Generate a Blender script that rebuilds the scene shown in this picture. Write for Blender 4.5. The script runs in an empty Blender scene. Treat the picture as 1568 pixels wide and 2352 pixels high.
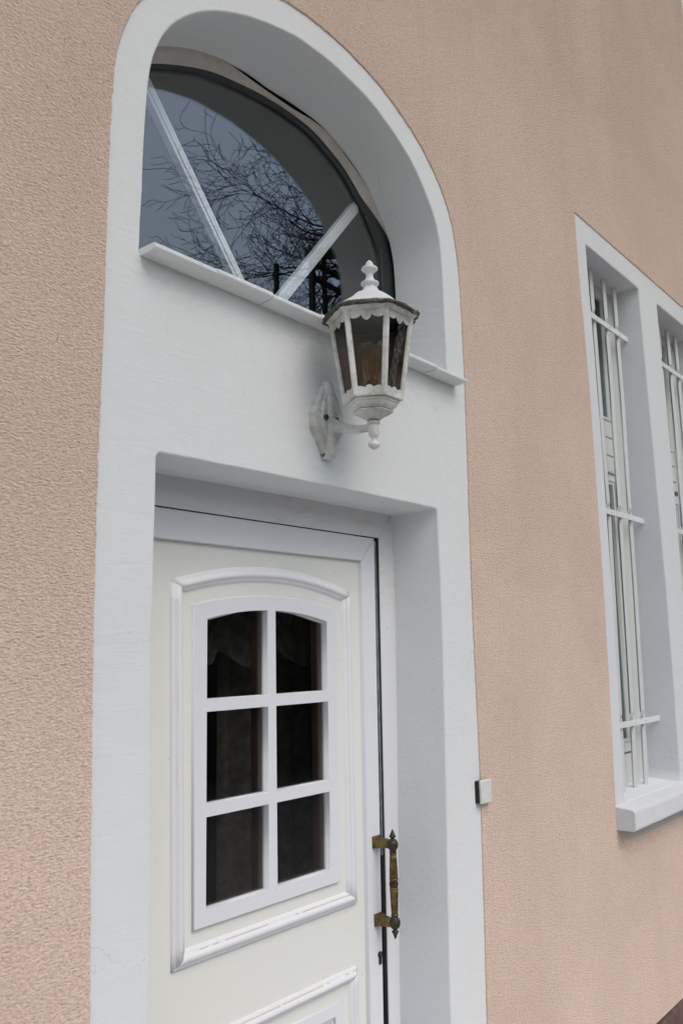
import bpy, bmesh, math, random
from mathutils import Vector, Matrix, noise
R = math.radians
random.seed(7)
sc = bpy.context.scene
col = sc.collection

# ------------------------------------------------------------------ camera
cam = bpy.data.cameras.new('camera'); camo = bpy.data.objects.new('camera', cam); col.objects.link(camo)
cam.sensor_fit = 'HORIZONTAL'; cam.sensor_width = 36.0
cam.lens = 1990.5 / 1568 * 36.0
cam.clip_start = 0.02; cam.clip_end = 600
yaw, pitch, roll = R(50.8945), R(9.2649), R(-1.1675)
fw = Vector((math.sin(yaw)*math.cos(pitch), math.cos(yaw)*math.cos(pitch), math.sin(pitch)))
rt = Vector((math.cos(yaw), -math.sin(yaw), 0)); up = rt.cross(fw)
rt2 = rt*math.cos(roll) + up*math.sin(roll); up2 = up*math.cos(roll) - rt*math.sin(roll)
m = Matrix((rt2, up2, -fw)).transposed().to_4x4(); m.translation = Vector((0, -1.4, 1.62))
camo.matrix_world = m
sc.camera = camo

# ------------------------------------------------------------------ overcast sky and sun
SUN_EL, SUN_AZ = R(50), R(190)          # azimuth clockwise from +Y : in front of the facade
w = bpy.data.worlds.new('World'); sc.world = w; w.use_nodes = True
nt = w.node_tree; nt.nodes.clear()
so = nt.nodes.new('ShaderNodeOutputWorld'); bg = nt.nodes.new('ShaderNodeBackground')
sky = nt.nodes.new('ShaderNodeTexSky'); sky.sky_type = 'NISHITA'; sky.sun_disc = False
sky.sun_elevation = SUN_EL; sky.sun_rotation = SUN_AZ
sky.air_density = 1.6; sky.dust_density = 2.5; sky.ozone_density = 1.0
hs = nt.nodes.new('ShaderNodeHueSaturation'); hs.inputs['Saturation'].default_value = 0.95
nt.links.new(sky.outputs[0], hs.inputs['Color']); nt.links.new(hs.outputs[0], bg.inputs['Color'])
bg.inputs['Strength'].default_value = 0.15
nt.links.new(bg.outputs[0], so.inputs['Surface'])
sl = bpy.data.lights.new('sun', 'SUN'); sl.energy = 0.85; sl.angle = R(38); sl.color = (1.0, 0.97, 0.93)
slo = bpy.data.objects.new('sun', sl); col.objects.link(slo)
sd = Vector((math.sin(SUN_AZ)*math.cos(SUN_EL), math.cos(SUN_AZ)*math.cos(SUN_EL), math.sin(SUN_EL)))
slo.rotation_euler = sd.to_track_quat('Z', 'Y').to_euler()
sc.view_settings.view_transform = 'Standard'; sc.view_settings.look = 'None'
sc.view_settings.gamma = 1.0; sc.view_settings.exposure = 0.10
sc.view_settings.use_curve_mapping = False

# ------------------------------------------------------------------ materials
class NT:
    def __init__(s, name):
        s.m = bpy.data.materials.new(name); s.m.use_nodes = True
        s.t = s.m.node_tree; s.t.nodes.clear()
        s.out = s.n('OutputMaterial'); s.geo = s.n('NewGeometry')
    def n(s, typ, **kw):
        x = s.t.nodes.new('ShaderNode' + typ)
        for k, v in kw.items():
            if k in x.inputs: x.inputs[k].default_value = v
            else: setattr(x, k, v)
        return x
    def l(s, a, b): s.t.links.new(a, b)
    def mapping(s, scale=(1, 1, 1), rot=(0, 0, 0)):
        mp = s.n('Mapping'); mp.inputs['Scale'].default_value = scale; mp.inputs['Rotation'].default_value = rot
        s.l(s.geo.outputs['Position'], mp.inputs['Vector']); return mp.outputs[0]
    def noise(s, scale, detail=3, rough=.5, vec=None, dist=0):
        x = s.n('TexNoise'); x.inputs['Scale'].default_value = scale; x.inputs['Detail'].default_value = detail
        x.inputs['Roughness'].default_value = rough; x.inputs['Distortion'].default_value = dist
        s.l(vec if vec else s.geo.outputs['Position'], x.inputs['Vector']); return x.outputs['Fac']
    def ramp(s, fac, a, b, lo=0., hi=1.):
        x = s.n('MapRange'); x.inputs['From Min'].default_value = a; x.inputs['From Max'].default_value = b
        x.inputs['To Min'].default_value = lo; x.inputs['To Max'].default_value = hi
        s.l(fac, x.inputs['Value']); return x.outputs[0]
    def math(s, op, a, b=None):
        x = s.n('Math', operation=op)
        for i, v in enumerate((a, b)):
            if v is None: continue
            if isinstance(v, (int, float)): x.inputs[i].default_value = v
            else: s.l(v, x.inputs[i])
        return x.outputs[0]
    def mix(s, fac, a, b):
        x = s.n('Mix', data_type='RGBA')
        if isinstance(fac, (int, float)): x.inputs[0].default_value = fac
        else: s.l(fac, x.inputs[0])
        for i, v in ((6, a), (7, b)):
            if isinstance(v, tuple): x.inputs[i].default_value = (*v, 1)
            else: s.l(v, x.inputs[i])
        return x.outputs[2]
    def bump(s, h, dist, strength=1., prev=None):
        x = s.n('Bump'); x.inputs['Distance'].default_value = dist; x.inputs['Strength'].default_value = strength
        s.l(h, x.inputs['Height'])
        if prev: s.l(prev, x.inputs['Normal'])
        return x.outputs[0]
    def pbr(s, colr, rough, bump=None, metal=0., spec=.5, dr=0.):
        x = s.n('BsdfPrincipled')
        if isinstance(colr, tuple): x.inputs['Base Color'].default_value = (*colr, 1)
        else: s.l(colr, x.inputs['Base Color'])
        if isinstance(rough, (int, float)): x.inputs['Roughness'].default_value = rough
        else: s.l(rough, x.inputs['Roughness'])
        if isinstance(metal, (int, float)): x.inputs['Metallic'].default_value = metal
        else: s.l(metal, x.inputs['Metallic'])
        x.inputs['Specular IOR Level'].default_value = spec
        if 'Diffuse Roughness' in x.inputs: x.inputs['Diffuse Roughness'].default_value = dr
        if bump: s.l(bump, x.inputs['Normal'])
        s.l(x.outputs[0], s.out.inputs['Surface']); return x

def mat_stucco():
    t = NT('pink_beige_stucco')
    vec = t.mapping((.62, 1, 1.25), (0, R(14), 0))
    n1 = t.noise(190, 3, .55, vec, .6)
    v = t.n('TexVoronoi'); v.inputs['Scale'].default_value = 190; v.feature = 'SMOOTH_F1'; v.inputs['Smoothness'].default_value = .6
    t.l(vec, v.inputs['Vector'])
    grain = t.ramp(v.outputs['Distance'], .1, .75, .25, -.25)
    h = t.math('ADD', grain, t.ramp(n1, .32, .68, -.5, .5))
    b = t.bump(h, .0020, 1.)
    large = t.noise(1.3, 4, .6)
    streak = t.noise(5, 4, .6, t.mapping((1, 1, .10)))
    c = t.mix(t.ramp(large, .38, .62), (.790, .630, .535), (.715, .565, .475))
    c = t.mix(t.ramp(streak, .52, .75, 0, .45), c, (.68, .52, .43))
    c = t.mix(t.ramp(n1, .30, .50, .55, 0.), c, (.46, .335, .265))  # grain hollows darkened in the base colour, standing in for crevice shade
    n3 = t.noise(330, 2, .6, vec)
    c = t.mix(t.ramp(n3, .56, .70, 0, .4), c, (.86, .76, .68))
    n4 = t.noise(270, 2, .6, vec)
    c = t.mix(t.ramp(n4, .54, .68, 0, .6), c, (.50, .37, .29))
    sp = t.noise(95, 1, .4)
    c = t.mix(t.ramp(sp, .78, .82, 0., .5), c, (.30, .22, .17))
    t.pbr(c, .93, b, spec=.25, dr=1.)
    return t.m

def mat_white(name, base=(.80, .815, .83), grit=.0007, gscale=230, dirt=.25, rough=.6, warm=(.62, .60, .55), stain=None, scol=(.62, .50, .28)):
    t = NT(name)
    n1 = t.noise(gscale, 4, .6)
    n2 = t.noise(14, 3, .5)
    b = t.bump(n1, grit, .7); b = t.bump(n2, .006, .35, b)
    d = t.noise(3.1, 5, .62)
    c = t.mix(t.ramp(d, .48, .78, 0, dirt), base, warm)
    st = t.noise(16, 5, .65, t.mapping((1, 1, .13)))
    c = t.mix(t.ramp(st, .56, .78, 0, dirt*.7), c, warm)
    dots = t.noise(110, 1, .4)
    c = t.mix(t.ramp(dots, .785, .81, 0, .55), c, (.25, .21, .17))
    if name.startswith('white_p') or name.startswith('white_w'):
        br = t.noise(26, 4, .6, t.mapping((.25, 1, 1.6), (0, R(-20), 0)), 1.2)
        b = t.bump(br, .0022, .5, b)
        vo = t.n('TexVoronoi'); vo.feature = 'DISTANCE_TO_EDGE'; vo.inputs['Scale'].default_value = 1.9
        dv = t.n('VectorMath', operation='ADD'); nz = t.n('TexNoise'); nz.inputs['Scale'].default_value = 9; nz.inputs['Detail'].default_value = 6
        sc_ = t.n('VectorMath', operation='SCALE'); t.l(t.geo.outputs['Position'], nz.inputs['Vector']); t.l(nz.outputs['Color'], sc_.inputs[0]); sc_.inputs['Scale'].default_value = .22
        t.l(t.geo.outputs['Position'], dv.inputs[0]); t.l(sc_.outputs[0], dv.inputs[1]); t.l(dv.outputs[0], vo.inputs['Vector'])
        ck = t.math('MULTIPLY', t.ramp(vo.outputs['Distance'], .0, .0035, 1, 0), t.ramp(t.noise(2.3, 3, .6), .50, .60))
        c = t.mix(t.math('MULTIPLY', ck, .5), c, (.45, .43, .40))
        tint = t.noise(.9, 3, .6)
        c = t.mix(t.ramp(tint, .4, .7, 0, .35), c, (.76, .77, .78))
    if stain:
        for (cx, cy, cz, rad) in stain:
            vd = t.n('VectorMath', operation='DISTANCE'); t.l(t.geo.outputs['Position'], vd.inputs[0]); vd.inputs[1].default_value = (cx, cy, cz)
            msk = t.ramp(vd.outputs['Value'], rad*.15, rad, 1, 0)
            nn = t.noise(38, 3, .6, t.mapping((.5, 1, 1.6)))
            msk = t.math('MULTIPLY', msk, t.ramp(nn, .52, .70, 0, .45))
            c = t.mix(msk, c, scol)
    t.pbr(c, rough, b, spec=.35, dr=.6)
    return t.m

def mat_worn(name, amount):
    """white paint worn through to wood along the moulding"""
    t = NT(name)
    vec = t.mapping((1.3, 20, 90))
    vec2 = t.mapping((90, 20, 1.3)) if amount < .2 else vec
    n1 = t.noise(1.6, 5, .6, vec2)
    br = t.noise(9, 4, .6)
    msk = t.math('MULTIPLY', t.ramp(n1, .60, .66), t.ramp(br, .43, .56))
    c = t.mix(t.math('MULTIPLY', msk, amount), (.78, .78, .80), (.52, .36, .20))
    g = t.noise(40, 3, .5, vec2)
    c = t.mix(t.ramp(g, .5, .8, 0, .05), c, (.6, .58, .54))
    b = t.bump(n1, .0008 if amount > .2 else .00008, .6)
    t.pbr(c, .5, b, spec=.4)
    return t.m

def mat_plain(name, colr, rough=.5, metal=0., bn=None, var=None, spec=.5):
    t = NT(name); b = None
    if bn: b = t.bump(t.noise(bn[0], 3, .6), bn[1], .8)
    c = colr
    if var:
        c = t.mix(t.ramp(t.noise(var[0], 5, .65), .38, .66), colr, var[1])
    t.pbr(c, rough, b, metal, spec)
    return t.m

def mat_lantern():
    t = NT('weathered_white_lantern_paint')
    n = t.noise(45, 5, .7); n2 = t.noise(14, 4, .6)
    c = t.mix(t.ramp(n2, .40, .66), (.68, .68, .66), (.47, .465, .42))
    c = t.mix(t.ramp(n, .50, .70, 0, .7), c, (.30, .285, .23))
    ch = t.noise(130, 4, .7)
    c = t.mix(t.ramp(ch, .66, .72, 0, .8), c, (.20, .18, .13))
    t.pbr(c, .55, t.bump(n, .0008, .7), spec=.4)
    return t.m

def mat_rim():
    t = NT('mossy_rim_paint')
    n = t.noise(38, 6, .75, dist=.4); n2 = t.noise(120, 4, .7)
    sx = t.n('SeparateXYZ'); t.l(t.geo.outputs['Position'], sx.inputs[0])
    left = t.ramp(sx.outputs['X'], 1.60, 1.68, .24, 0.)      # thicker moss on the road-facing left corner
    nn = t.math('ADD', n, left)
    c = t.mix(t.ramp(nn, .40, .54), (.50, .49, .44), (.13, .125, .095))
    c = t.mix(t.ramp(n2, .44, .60), c, (.04, .038, .03))
    t.pbr(c, .9, t.bump(n, .006, 1.), spec=.2)
    return t.m

def mat_glass(name, tint, coat=1.0, ior=1.5):
    """thin clear or smoked pane: Fresnel mirror over a tinted see-through sheet"""
    t = NT(name)
    io = t.n('Mix', data_type='FLOAT'); t.l(t.geo.outputs['Backfacing'], io.inputs[0])
    io.inputs[2].default_value = ior; io.inputs[3].default_value = 1/ior
    fr = t.n('Fresnel'); t.l(io.outputs[0], fr.inputs['IOR'])
    gl = t.n('BsdfGlossy'); gl.inputs['Roughness'].default_value = 0.0; gl.inputs['Color'].default_value = (coat, coat, coat, 1)
    wv = t.bump(t.noise(2.2, 2, .4), .0015, .35); t.l(wv, gl.inputs['Normal'])
    tr = t.n('BsdfTransparent'); tr.inputs['Color'].default_value = (*tint, 1)
    mx = t.n('MixShader'); t.l(fr.outputs[0], mx.inputs[0]); t.l(tr.outputs[0], mx.inputs[1]); t.l(gl.outputs[0], mx.inputs[2])
    t.l(mx.outputs[0], t.out.inputs['Surface'])
    return t.m

M = dict(
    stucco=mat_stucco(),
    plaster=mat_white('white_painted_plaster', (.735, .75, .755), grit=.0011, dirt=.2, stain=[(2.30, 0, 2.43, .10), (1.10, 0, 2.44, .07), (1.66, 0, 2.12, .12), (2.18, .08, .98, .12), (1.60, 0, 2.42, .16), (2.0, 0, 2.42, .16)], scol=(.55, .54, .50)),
    plaster2=mat_white('white_window_plaster', (.70, .715, .735), grit=.0009, dirt=.2),
    frame=mat_white('white_frame_paint', (.73, .74, .765), grit=.0002, dirt=.12, rough=.4, stain=[(1.66, .17, 2.01, .14), (1.80, .17, 2.0, .12), (2.02, .17, 2.02, .09), (2.155, .17, 1.85, .12)]),
    leaf=mat_white('white_door_enamel', (.74, .75, .78), grit=.00015, dirt=.08, rough=.38),
    barewood=mat_plain('worn_bare_wood', (.60, .50, .37), .7, var=(150, (.66, .61, .53))),
    cream=mat_white('cream_door_panel', (.765, .767, .735), grit=.0002, dirt=.1, rough=.42, warm=(.72, .70, .60)),
    worn=mat_worn('worn_white_moulding', .95),
    worn_v=mat_worn('slightly_worn_moulding', .18),
    winframe=mat_white('greyish_shaded_window_frame', (.60, .625, .60), grit=.0003, dirt=.3, rough=.5),  # green-grey frame tone, darkened further to paint in the recess shade
    iron=mat_white('white_painted_iron', (.73, .735, .75), grit=.0006, gscale=400, dirt=.3, rough=.45),
    filler=mat_plain('grey_plaster_strip', (.60, .56, .53), .8, bn=(90, .001), var=(8, (.47, .44, .41))),
    seal=mat_plain('grey_rubber_seal', (.20, .23, .28), .5, var=(30, (.09, .10, .12))),
    black=mat_plain('black_gap', (.012, .012, .012), .8),
    darkframe=mat_plain('dark_green_grey_frame', (.018, .026, .024), .35, var=(20, (.02, .028, .026))),
    brass=mat_plain('aged_brass', (.23, .17, .07), .45, .8, bn=(160, .0006), var=(60, (.07, .058, .03))),
    bronze=mat_plain('dark_patinated_bronze', (.028, .025, .02), .45, .5, bn=(300, .0015), var=(90, (.07, .055, .03))),
    steel=mat_plain('lock_steel', (.35, .33, .31), .4, .8),
    lantern=mat_lantern(), rim=mat_rim(),
    rust=mat_plain('rusty_collar', (.36, .22, .11), .7, .2, var=(120, (.42, .36, .27))),
    bolt=mat_plain('dark_bolt', (.035, .04, .05), .45, .5),
    smoked=mat_glass('smoked_lantern_glass', (.60, .555, .525), .5),
    pane=mat_glass('window_glass', (.975, .99, .99), 1.0, 1.9),
    sidepane=mat_glass('side_window_glass', (.75, .8, .82), .22, 1.4),
    doorpane=mat_glass('door_glass', (.86, .85, .84), .9, 1.6),
    bulb=mat_glass('bulb_glass', (.90, .80, .66), 1.0, 1.7),
    amber=mat_plain('amber_filament', (.95, .38, .06), .5),
    socket=mat_plain('brass_bulb_socket', (.38, .31, .18), .55, .3),
    wood=mat_plain('brown_inner_wood', (.095, .055, .035), .6),
    room=mat_plain('dark_room', (.045, .040, .036), .9),
    curtain=mat_plain('grey_lace_curtain', (.15, .145, .135), .95, bn=(300, .002), var=(30, (.09, .08, .07))),
    ivory=mat_plain('ivory_switch_plastic', (.74, .76, .73), .45, var=(60, (.66, .67, .62))),
    stone=mat_plain('red_brown_plinth_stone', (.16, .095, .085), .85, bn=(60, .008), var=(25, (.09, .06, .06))),
    cement=mat_plain('grey_overpainted_cement', (.47, .47, .46), .85, bn=(80, .002)),
)

# ------------------------------------------------------------------ helpers
def tag(o, label=None, cat=None, group=None, kind=None):
    if label: o['label'] = label
    if cat: o['category'] = cat
    if group: o['group'] = group
    if kind: o['kind'] = kind
    return o
def empty(name, loc, label, cat, group=None):
    o = bpy.data.objects.new(name, None); col.objects.link(o); o.location = loc; o.empty_display_size = .1
    return tag(o, label, cat, group)
WORLD = {}
def mk(name, verts, faces, mat, parent=None, smooth=False, center=True):
    """link one mesh object whose verts are given in world space; smooth may be a list of flags per face"""
    c = Vector((0, 0, 0))
    if center and verts:
        lo = [min(v[i] for v in verts) for i in range(3)]; hi = [max(v[i] for v in verts) for i in range(3)]
        c = Vector([(lo[i]+hi[i])/2 for i in range(3)])
    me = bpy.data.meshes.new(name)
    me.from_pydata([tuple(Vector(v)-c) for v in verts], [], faces)
    if smooth is True: me.polygons.foreach_set('use_smooth', [True]*len(faces))
    elif isinstance(smooth, list): me.polygons.foreach_set('use_smooth', smooth)
    bm = bmesh.new(); bm.from_mesh(me); bmesh.ops.recalc_face_normals(bm, faces=bm.faces); bm.to_mesh(me); bm.free()
    me.materials.append(mat); me.update()
    o = bpy.data.objects.new(name, me); col.objects.link(o)
    base = Vector((0, 0, 0))
    if parent is not None:
        base = WORLD.get(parent.name, None)
        if base is None: base = Vector(parent.location)
        o.parent = parent
    o.location = c - base
    WORLD[o.name] = c
    return o
def area(p): return .5*sum(p[i][0]*p[(i+1) % len(p)][1]-p[(i+1) % len(p)][0]*p[i][1] for i in range(len(p)))
def offs(p, d):
    """offset closed loop towards its left side"""
    n = len(p); out = []
    for i in range(n):
        a, b, c = Vector(p[i-1]), Vector(p[i]), Vector(p[(i+1) % n])
        e1 = (b-a).normalized() if (b-a).length > 1e-9 else (c-b).normalized(); e2 = (c-b).normalized()
        n1 = Vector((-e1.y, e1.x)); n2 = Vector((-e2.y, e2.x)); s = n1+n2
        if s.length < 1e-6: s = n1
        s.normalize(); k = max(.35, s.dot(n1))
        out.append((b.x+s.x*d/k, b.y+s.y*d/k))
    return out
def plate(outer, holes, yf, yb, bev=0.002, segs=1, back=False, hole_yb=None, hole_bev=None, backfn=None):
    """sheet in XZ facing -Y at yf with holes; every loop gets a bevel and side walls down to yb"""
    V, F, S = [], [], []
    loops = []
    o = outer if area(outer) > 0 else outer[::-1]; loops.append((o, yb, bev))
    for h in holes:
        h = h if area(h) < 0 else h[::-1]
        loops.append((h, yb if hole_yb is None else hole_yb, bev if hole_bev is None else hole_bev))
    bm = bmesh.new(); edges = []; front = []
    for p, y2, bv in loops:
        n = len(p); ring0 = offs(p, bv) if bv > 0 else list(p)
        rings = [(ring0, yf)]
        if bv > 0:
            for k in range(1, segs+1):
                a = math.pi/2*k/segs
                rings.append((offs(p, bv*(1-math.sin(a))) if k < segs else list(p), yf+bv*(1-math.cos(a))))
        rings.append(([backfn(q) for q in p] if backfn and y2 != yb else list(p), y2))
        idx = []
        for ring, y in rings:
            idx.append(range(len(V), len(V)+n)); V += [(q[0], y, q[1]) for q in ring]
        for a, b in zip(idx[:-1], idx[1:]):
            for i in range(n):
                j = (i+1) % n; F.append((a[i], a[j], b[j], b[i])); S.append(True)
        vs = [bm.verts.new((q[0], yf, q[1])) for q in ring0]
        front += [(v, idx[0][i]) for i, v in enumerate(vs)]
        for i in range(n): edges.append(bm.edges.new((vs[i], vs[(i+1) % n])))
        if back: F.append(tuple(reversed(idx[-1]))) ; S.append(False)
    mp = {v: i for v, i in front}
    bmesh.ops.triangle_fill(bm, use_beauty=True, use_dissolve=False, edges=edges, normal=(0, -1, 0))
    for f in bm.faces: F.append(tuple(mp[v] for v in f.verts)); S.append(False)
    bm.free()
    return V, F, S
def put_plate(name, outer, holes, yf, yb, mat, parent, **kw):
    V, F, S = plate(outer, holes, yf, yb, **kw)
    return mk(name, V, F, mat, parent, S)
def rect(x0, z0, x1, z1): return [(x0, z0), (x1, z0), (x1, z1), (x0, z1)]
def dens(p, step, closed=True, jit=0, jf=40., seed=0.):
    out = []
    n = len(p)
    for i in range(n if closed else n-1):
        a, b = Vector(p[i]), Vector(p[(i+1) % n]); L = (b-a).length; k = max(1, int(L/step))
        d = (b-a)/L if L > 0 else Vector((0, 0)); nn = Vector((-d.y, d.x))
        for j in range(k):
            q = a+(b-a)*(j/k)
            if jit:
                q = q+nn*jit*(noise.noise(Vector((q.x*jf, q.y*jf, seed)))+.5*noise.noise(Vector((q.x*jf*3, q.y*jf*3, seed+9))))
            out.append((q.x, q.y))
    if not closed: out.append(tuple(p[-1]))
    return out
def spline(p, n=8):
    """Catmull-Rom through open list"""
    out = []
    for i in range(len(p)-1):
        p0 = p[max(i-1, 0)]; p1 = p[i]; p2 = p[i+1]; p3 = p[min(i+2, len(p)-1)]
        for k in range(n):
            t = k/n
            out.append(tuple(.5*((2*p1[c])+(-p0[c]+p2[c])*t+(2*p0[c]-5*p1[c]+4*p2[c]-p3[c])*t*t+(-p0[c]+3*p1[c]-3*p2[c]+p3[c])*t**3) for c in range(len(p1))))
    out.append(tuple(p[-1])); return out
def box(x0, x1, y0, y1, z0, z1):
    V = [(x, y, z) for x in (x0, x1) for y in (y0, y1) for z in (z0, z1)]
    F = [(0, 1, 3, 2), (4, 6, 7, 5), (0, 4, 5, 1), (2, 3, 7, 6), (0, 2, 6, 4), (1, 5, 7, 3)]
    return V, F
def bbox(name, x0, x1, y0, y1, z0, z1, mat, parent=None, bev=.0):
    if bev > 0:
        bm = bmesh.new(); V, F = box(x0, x1, y0, y1, z0, z1)
        vs = [bm.verts.new(v) for v in V]; [bm.faces.new([vs[i] for i in f]) for f in F]
        bmesh.ops.recalc_face_normals(bm, faces=bm.faces)
        bmesh.ops.bevel(bm, geom=bm.edges[:], offset=bev, segments=2, affect='EDGES', profile=.5)
        bm.verts.index_update(); V = [v.co[:] for v in bm.verts]; F = [[v.index for v in f.verts] for f in bm.faces]; bm.free()
    else: V, F = box(x0, x1, y0, y1, z0, z1)
    return mk(name, V, F, mat, parent)
class MB:
    def __init__(s): s.V = []; s.F = []; s.S = []
    def add(s, V, F, smooth=False):
        b = len(s.V); s.V += list(V); s.F += [tuple(i+b for i in f) for f in F]; s.S += [smooth]*len(F); return s
    def box(s, *a): V, F = box(*a); return s.add(V, F)
    def tube(s, pts, rad, n=6, caps=True):
        V, F = tube(pts, rad, n, caps); return s.add(V, F, True)
    def build(s, name, mat, parent=None): return mk(name, s.V, s.F, mat, parent, s.S)
def tube(pts, rad, n=8, caps=True, ang0=0.):
    V, F = [], []; pts = [Vector(p) for p in pts]; prev = None
    for i, p in enumerate(pts):
        t = (pts[min(i+1, len(pts)-1)]-pts[max(i-1, 0)]).normalized()
        if prev is None:
            a = Vector((0, 0, 1)) if abs(t.z) < .9 else Vector((1, 0, 0)); u = t.cross(a).normalized()
        else: u = (prev-t*prev.dot(t)).normalized()
        prev = u; v = t.cross(u); r = rad[i] if isinstance(rad, (list, tuple)) else rad
        for k in range(n):
            a = ang0+2*math.pi*k/n; V.append(tuple(p+u*math.cos(a)*r+v*math.sin(a)*r))
    for i in range(len(pts)-1):
        for k in range(n):
            l = (k+1) % n; F.append((i*n+k, i*n+l, (i+1)*n+l, (i+1)*n+k))
    if caps: F.append(tuple(range(n-1, -1, -1))); F.append(tuple(range((len(pts)-1)*n, len(pts)*n)))
    return V, F
def lathe(cx, cy, prof, n=24, rfun=None, a0=0.):
    V, F = [], []
    for (r, z) in prof:
        for k in range(n):
            a = a0+2*math.pi*k/n; rr = r*(rfun(a, z) if rfun else 1)
            V.append((cx+rr*math.cos(a), cy+rr*math.sin(a), z))
    for i in range(len(prof)-1):
        for k in range(n):
            l = (k+1) % n; F.append((i*n+k, i*n+l, (i+1)*n+l, (i+1)*n+k))
    F.append(tuple(range(n-1, -1, -1))); F.append(tuple(range((len(prof)-1)*n, len(prof)*n)))
    return V, F

# ------------------------------------------------------------------ ground and street
def struct(name, verts, faces, mat):
    o = mk(name, verts, faces, mat); o['kind'] = 'structure'; return o
asph = mat_plain('asphalt', (.19, .19, .187), .9, bn=(120, .004), var=(2, (.13, .13, .13)))
pave = mat_plain('pavement_concrete', (.64, .645, .64), .9, bn=(90, .003), var=(3, (.57, .575, .57)))
V, F = box(-200, 200, -200, 200, -.9, -.128); struct('ground', V, F, mat_plain('earth', (.10, .095, .07), .95, var=(.5, (.07, .085, .045))))
V, F = box(-90, 90, -7.2, -2.45, -.20, -.124); struct('road', V, F, asph)
V, F = box(-90, 90, -2.3, .02, -.20, 0.0); struct('pavement', V, F, pave)
V, F = box(-90, 90, -2.45, -2.3, -.20, .004); struct('kerb', V, F, mat_plain('kerb_stone', (.24, .24, .23), .85, bn=(60, .004)))

# ------------------------------------------------------------------ the house
house = empty('house', (0, 0, 0), 'pinkish beige stucco house front with white arched doorway and barred windows', 'house')
# outline of the white door surround (right side follows the hand made arch)
outL = [(.988, .0), (.988, .985), (.982, 1.242), (.975, 1.63), (.975, 2.005), (.980, 2.27), (.981, 2.43), (.984, 2.70)]
outArch = [(.984, 2.70), (.992, 2.857), (1.015, 2.961), (1.060, 3.055), (1.15, 3.165), (1.27, 3.255), (1.40, 3.315), (1.52, 3.343), (1.651, 3.356), (1.811, 3.348), (1.986, 3.308), (2.177, 3.212), (2.305, 3.075), (2.356, 2.91), (2.368, 2.70)]
outR = [(2.368, 2.70), (2.369, 2.50), (2.366, 2.306), (2.354, 1.746), (2.357, 1.277), (2.345, .85), (2.335, .568), (2.333, .0)]
surround = outL[:-1]+spline(outArch, 8)[:-1]+outR
inArch = [(1.074, 2.714), (1.083, 2.86), (1.103, 2.960), (1.145, 3.042), (1.212, 3.114), (1.298, 3.172), (1.41, 3.223), (1.551, 3.262), (1.66, 3.272), (1.765, 3.268), (1.925, 3.238), (2.105, 3.149), (2.215, 3.030), (2.256, 2.931), (2.267, 2.78)]
arch_hole = [(1.066, 2.462), (1.069, 2.53)]+spline(inArch, 8)+[(2.268, 2.6), (2.268, 2.462)]
arch_hole = dens(arch_hole, .02, jit=.0012, jf=14, seed=3)
door_hole = [(1.124, .02), (2.150, .02), (2.150, .62), (2.160, .956), (2.176, 1.389), (2.184, 1.742), (2.182, 1.95), (2.179, 2.038), (2.174, 2.043), (1.8, 2.044), (1.5, 2.043), (1.128, 2.040), (1.120, 2.032), (1.114, 1.628), (1.120, 1.2)]
door_hole = dens(door_hole, .03, jit=.0012, jf=10, seed=5)
bigger = offs(surround if area(surround) > 0 else surround[::-1], -.012)
bigger = [(x, max(z, .0)) for x, z in bigger]
put_plate('door_surround', bigger, [arch_hole, door_hole], .0, .004, M['plaster'], house, bev=0, hole_yb=.188, hole_bev=.005, segs=3,
          backfn=lambda q: (q[0], q[1]-(.027*math.exp(-((q[0]-1.66)/.17)**2) if q[1] > 3 else 0)))

# window surround (two tall barred windows)
wl = [(3.347, 3.478), (3.351, 3.212), (3.366, 2.969), (3.380, 2.684), (3.383, 2.431), (3.384, 1.825), (3.370, 1.329), (3.357, 1.057), (3.354, .96)]
wout = wl+[(5.16, .96), (5.16, 3.478)]
op1L = [(3.457, 3.370), (3.474, 2.9), (3.484, 2.4), (3.484, 1.8), (3.472, 1.35), (3.460, 1.018)]
op1R = [(4.121, 1.018), (4.135, 1.477), (4.136, 1.896), (4.114, 2.556), (4.090, 3.168), (4.081, 3.369)]
op2L = [(4.338, 3.369), (4.342, 3.045), (4.360, 2.655), (4.373, 2.13), (4.372, 1.5), (4.360, 1.018)]
op2R = [(5.02, 1.018), (5.03, 2.1), (5.0, 3.369)]
op1 = dens(op1L+op1R, .05, jit=.0010, jf=9, seed=1); op2 = dens(op2L+op2R, .05, jit=.0010, jf=9, seed=2)
wb = offs(wout if area(wout) > 0 else wout[::-1], -.012)
put_plate('window_surround', wb, [op1, op2], .0, .004, M['plaster2'], house, bev=0, hole_yb=.150, hole_bev=.006, segs=2)
# upper storey surround at the top right
up_out = [(5.285, 5.05), (6.60, 5.05), (6.60, 7.2), (5.30, 7.2)]
up_in = [(5.40, 5.17), (6.48, 5.17), (6.48, 7.08), (5.41, 7.08)]
put_plate('window_surround', offs(up_out, -.012), [dens(up_in, .1)], .0, .004, M['plaster2'], house, bev=0, hole_yb=.15, hole_bev=.006, segs=2)
o = put_plate('window_board', rect(5.38, 5.15, 6.50, 7.10), [], .13, .16, M['frame'], house, bev=.002)
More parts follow.
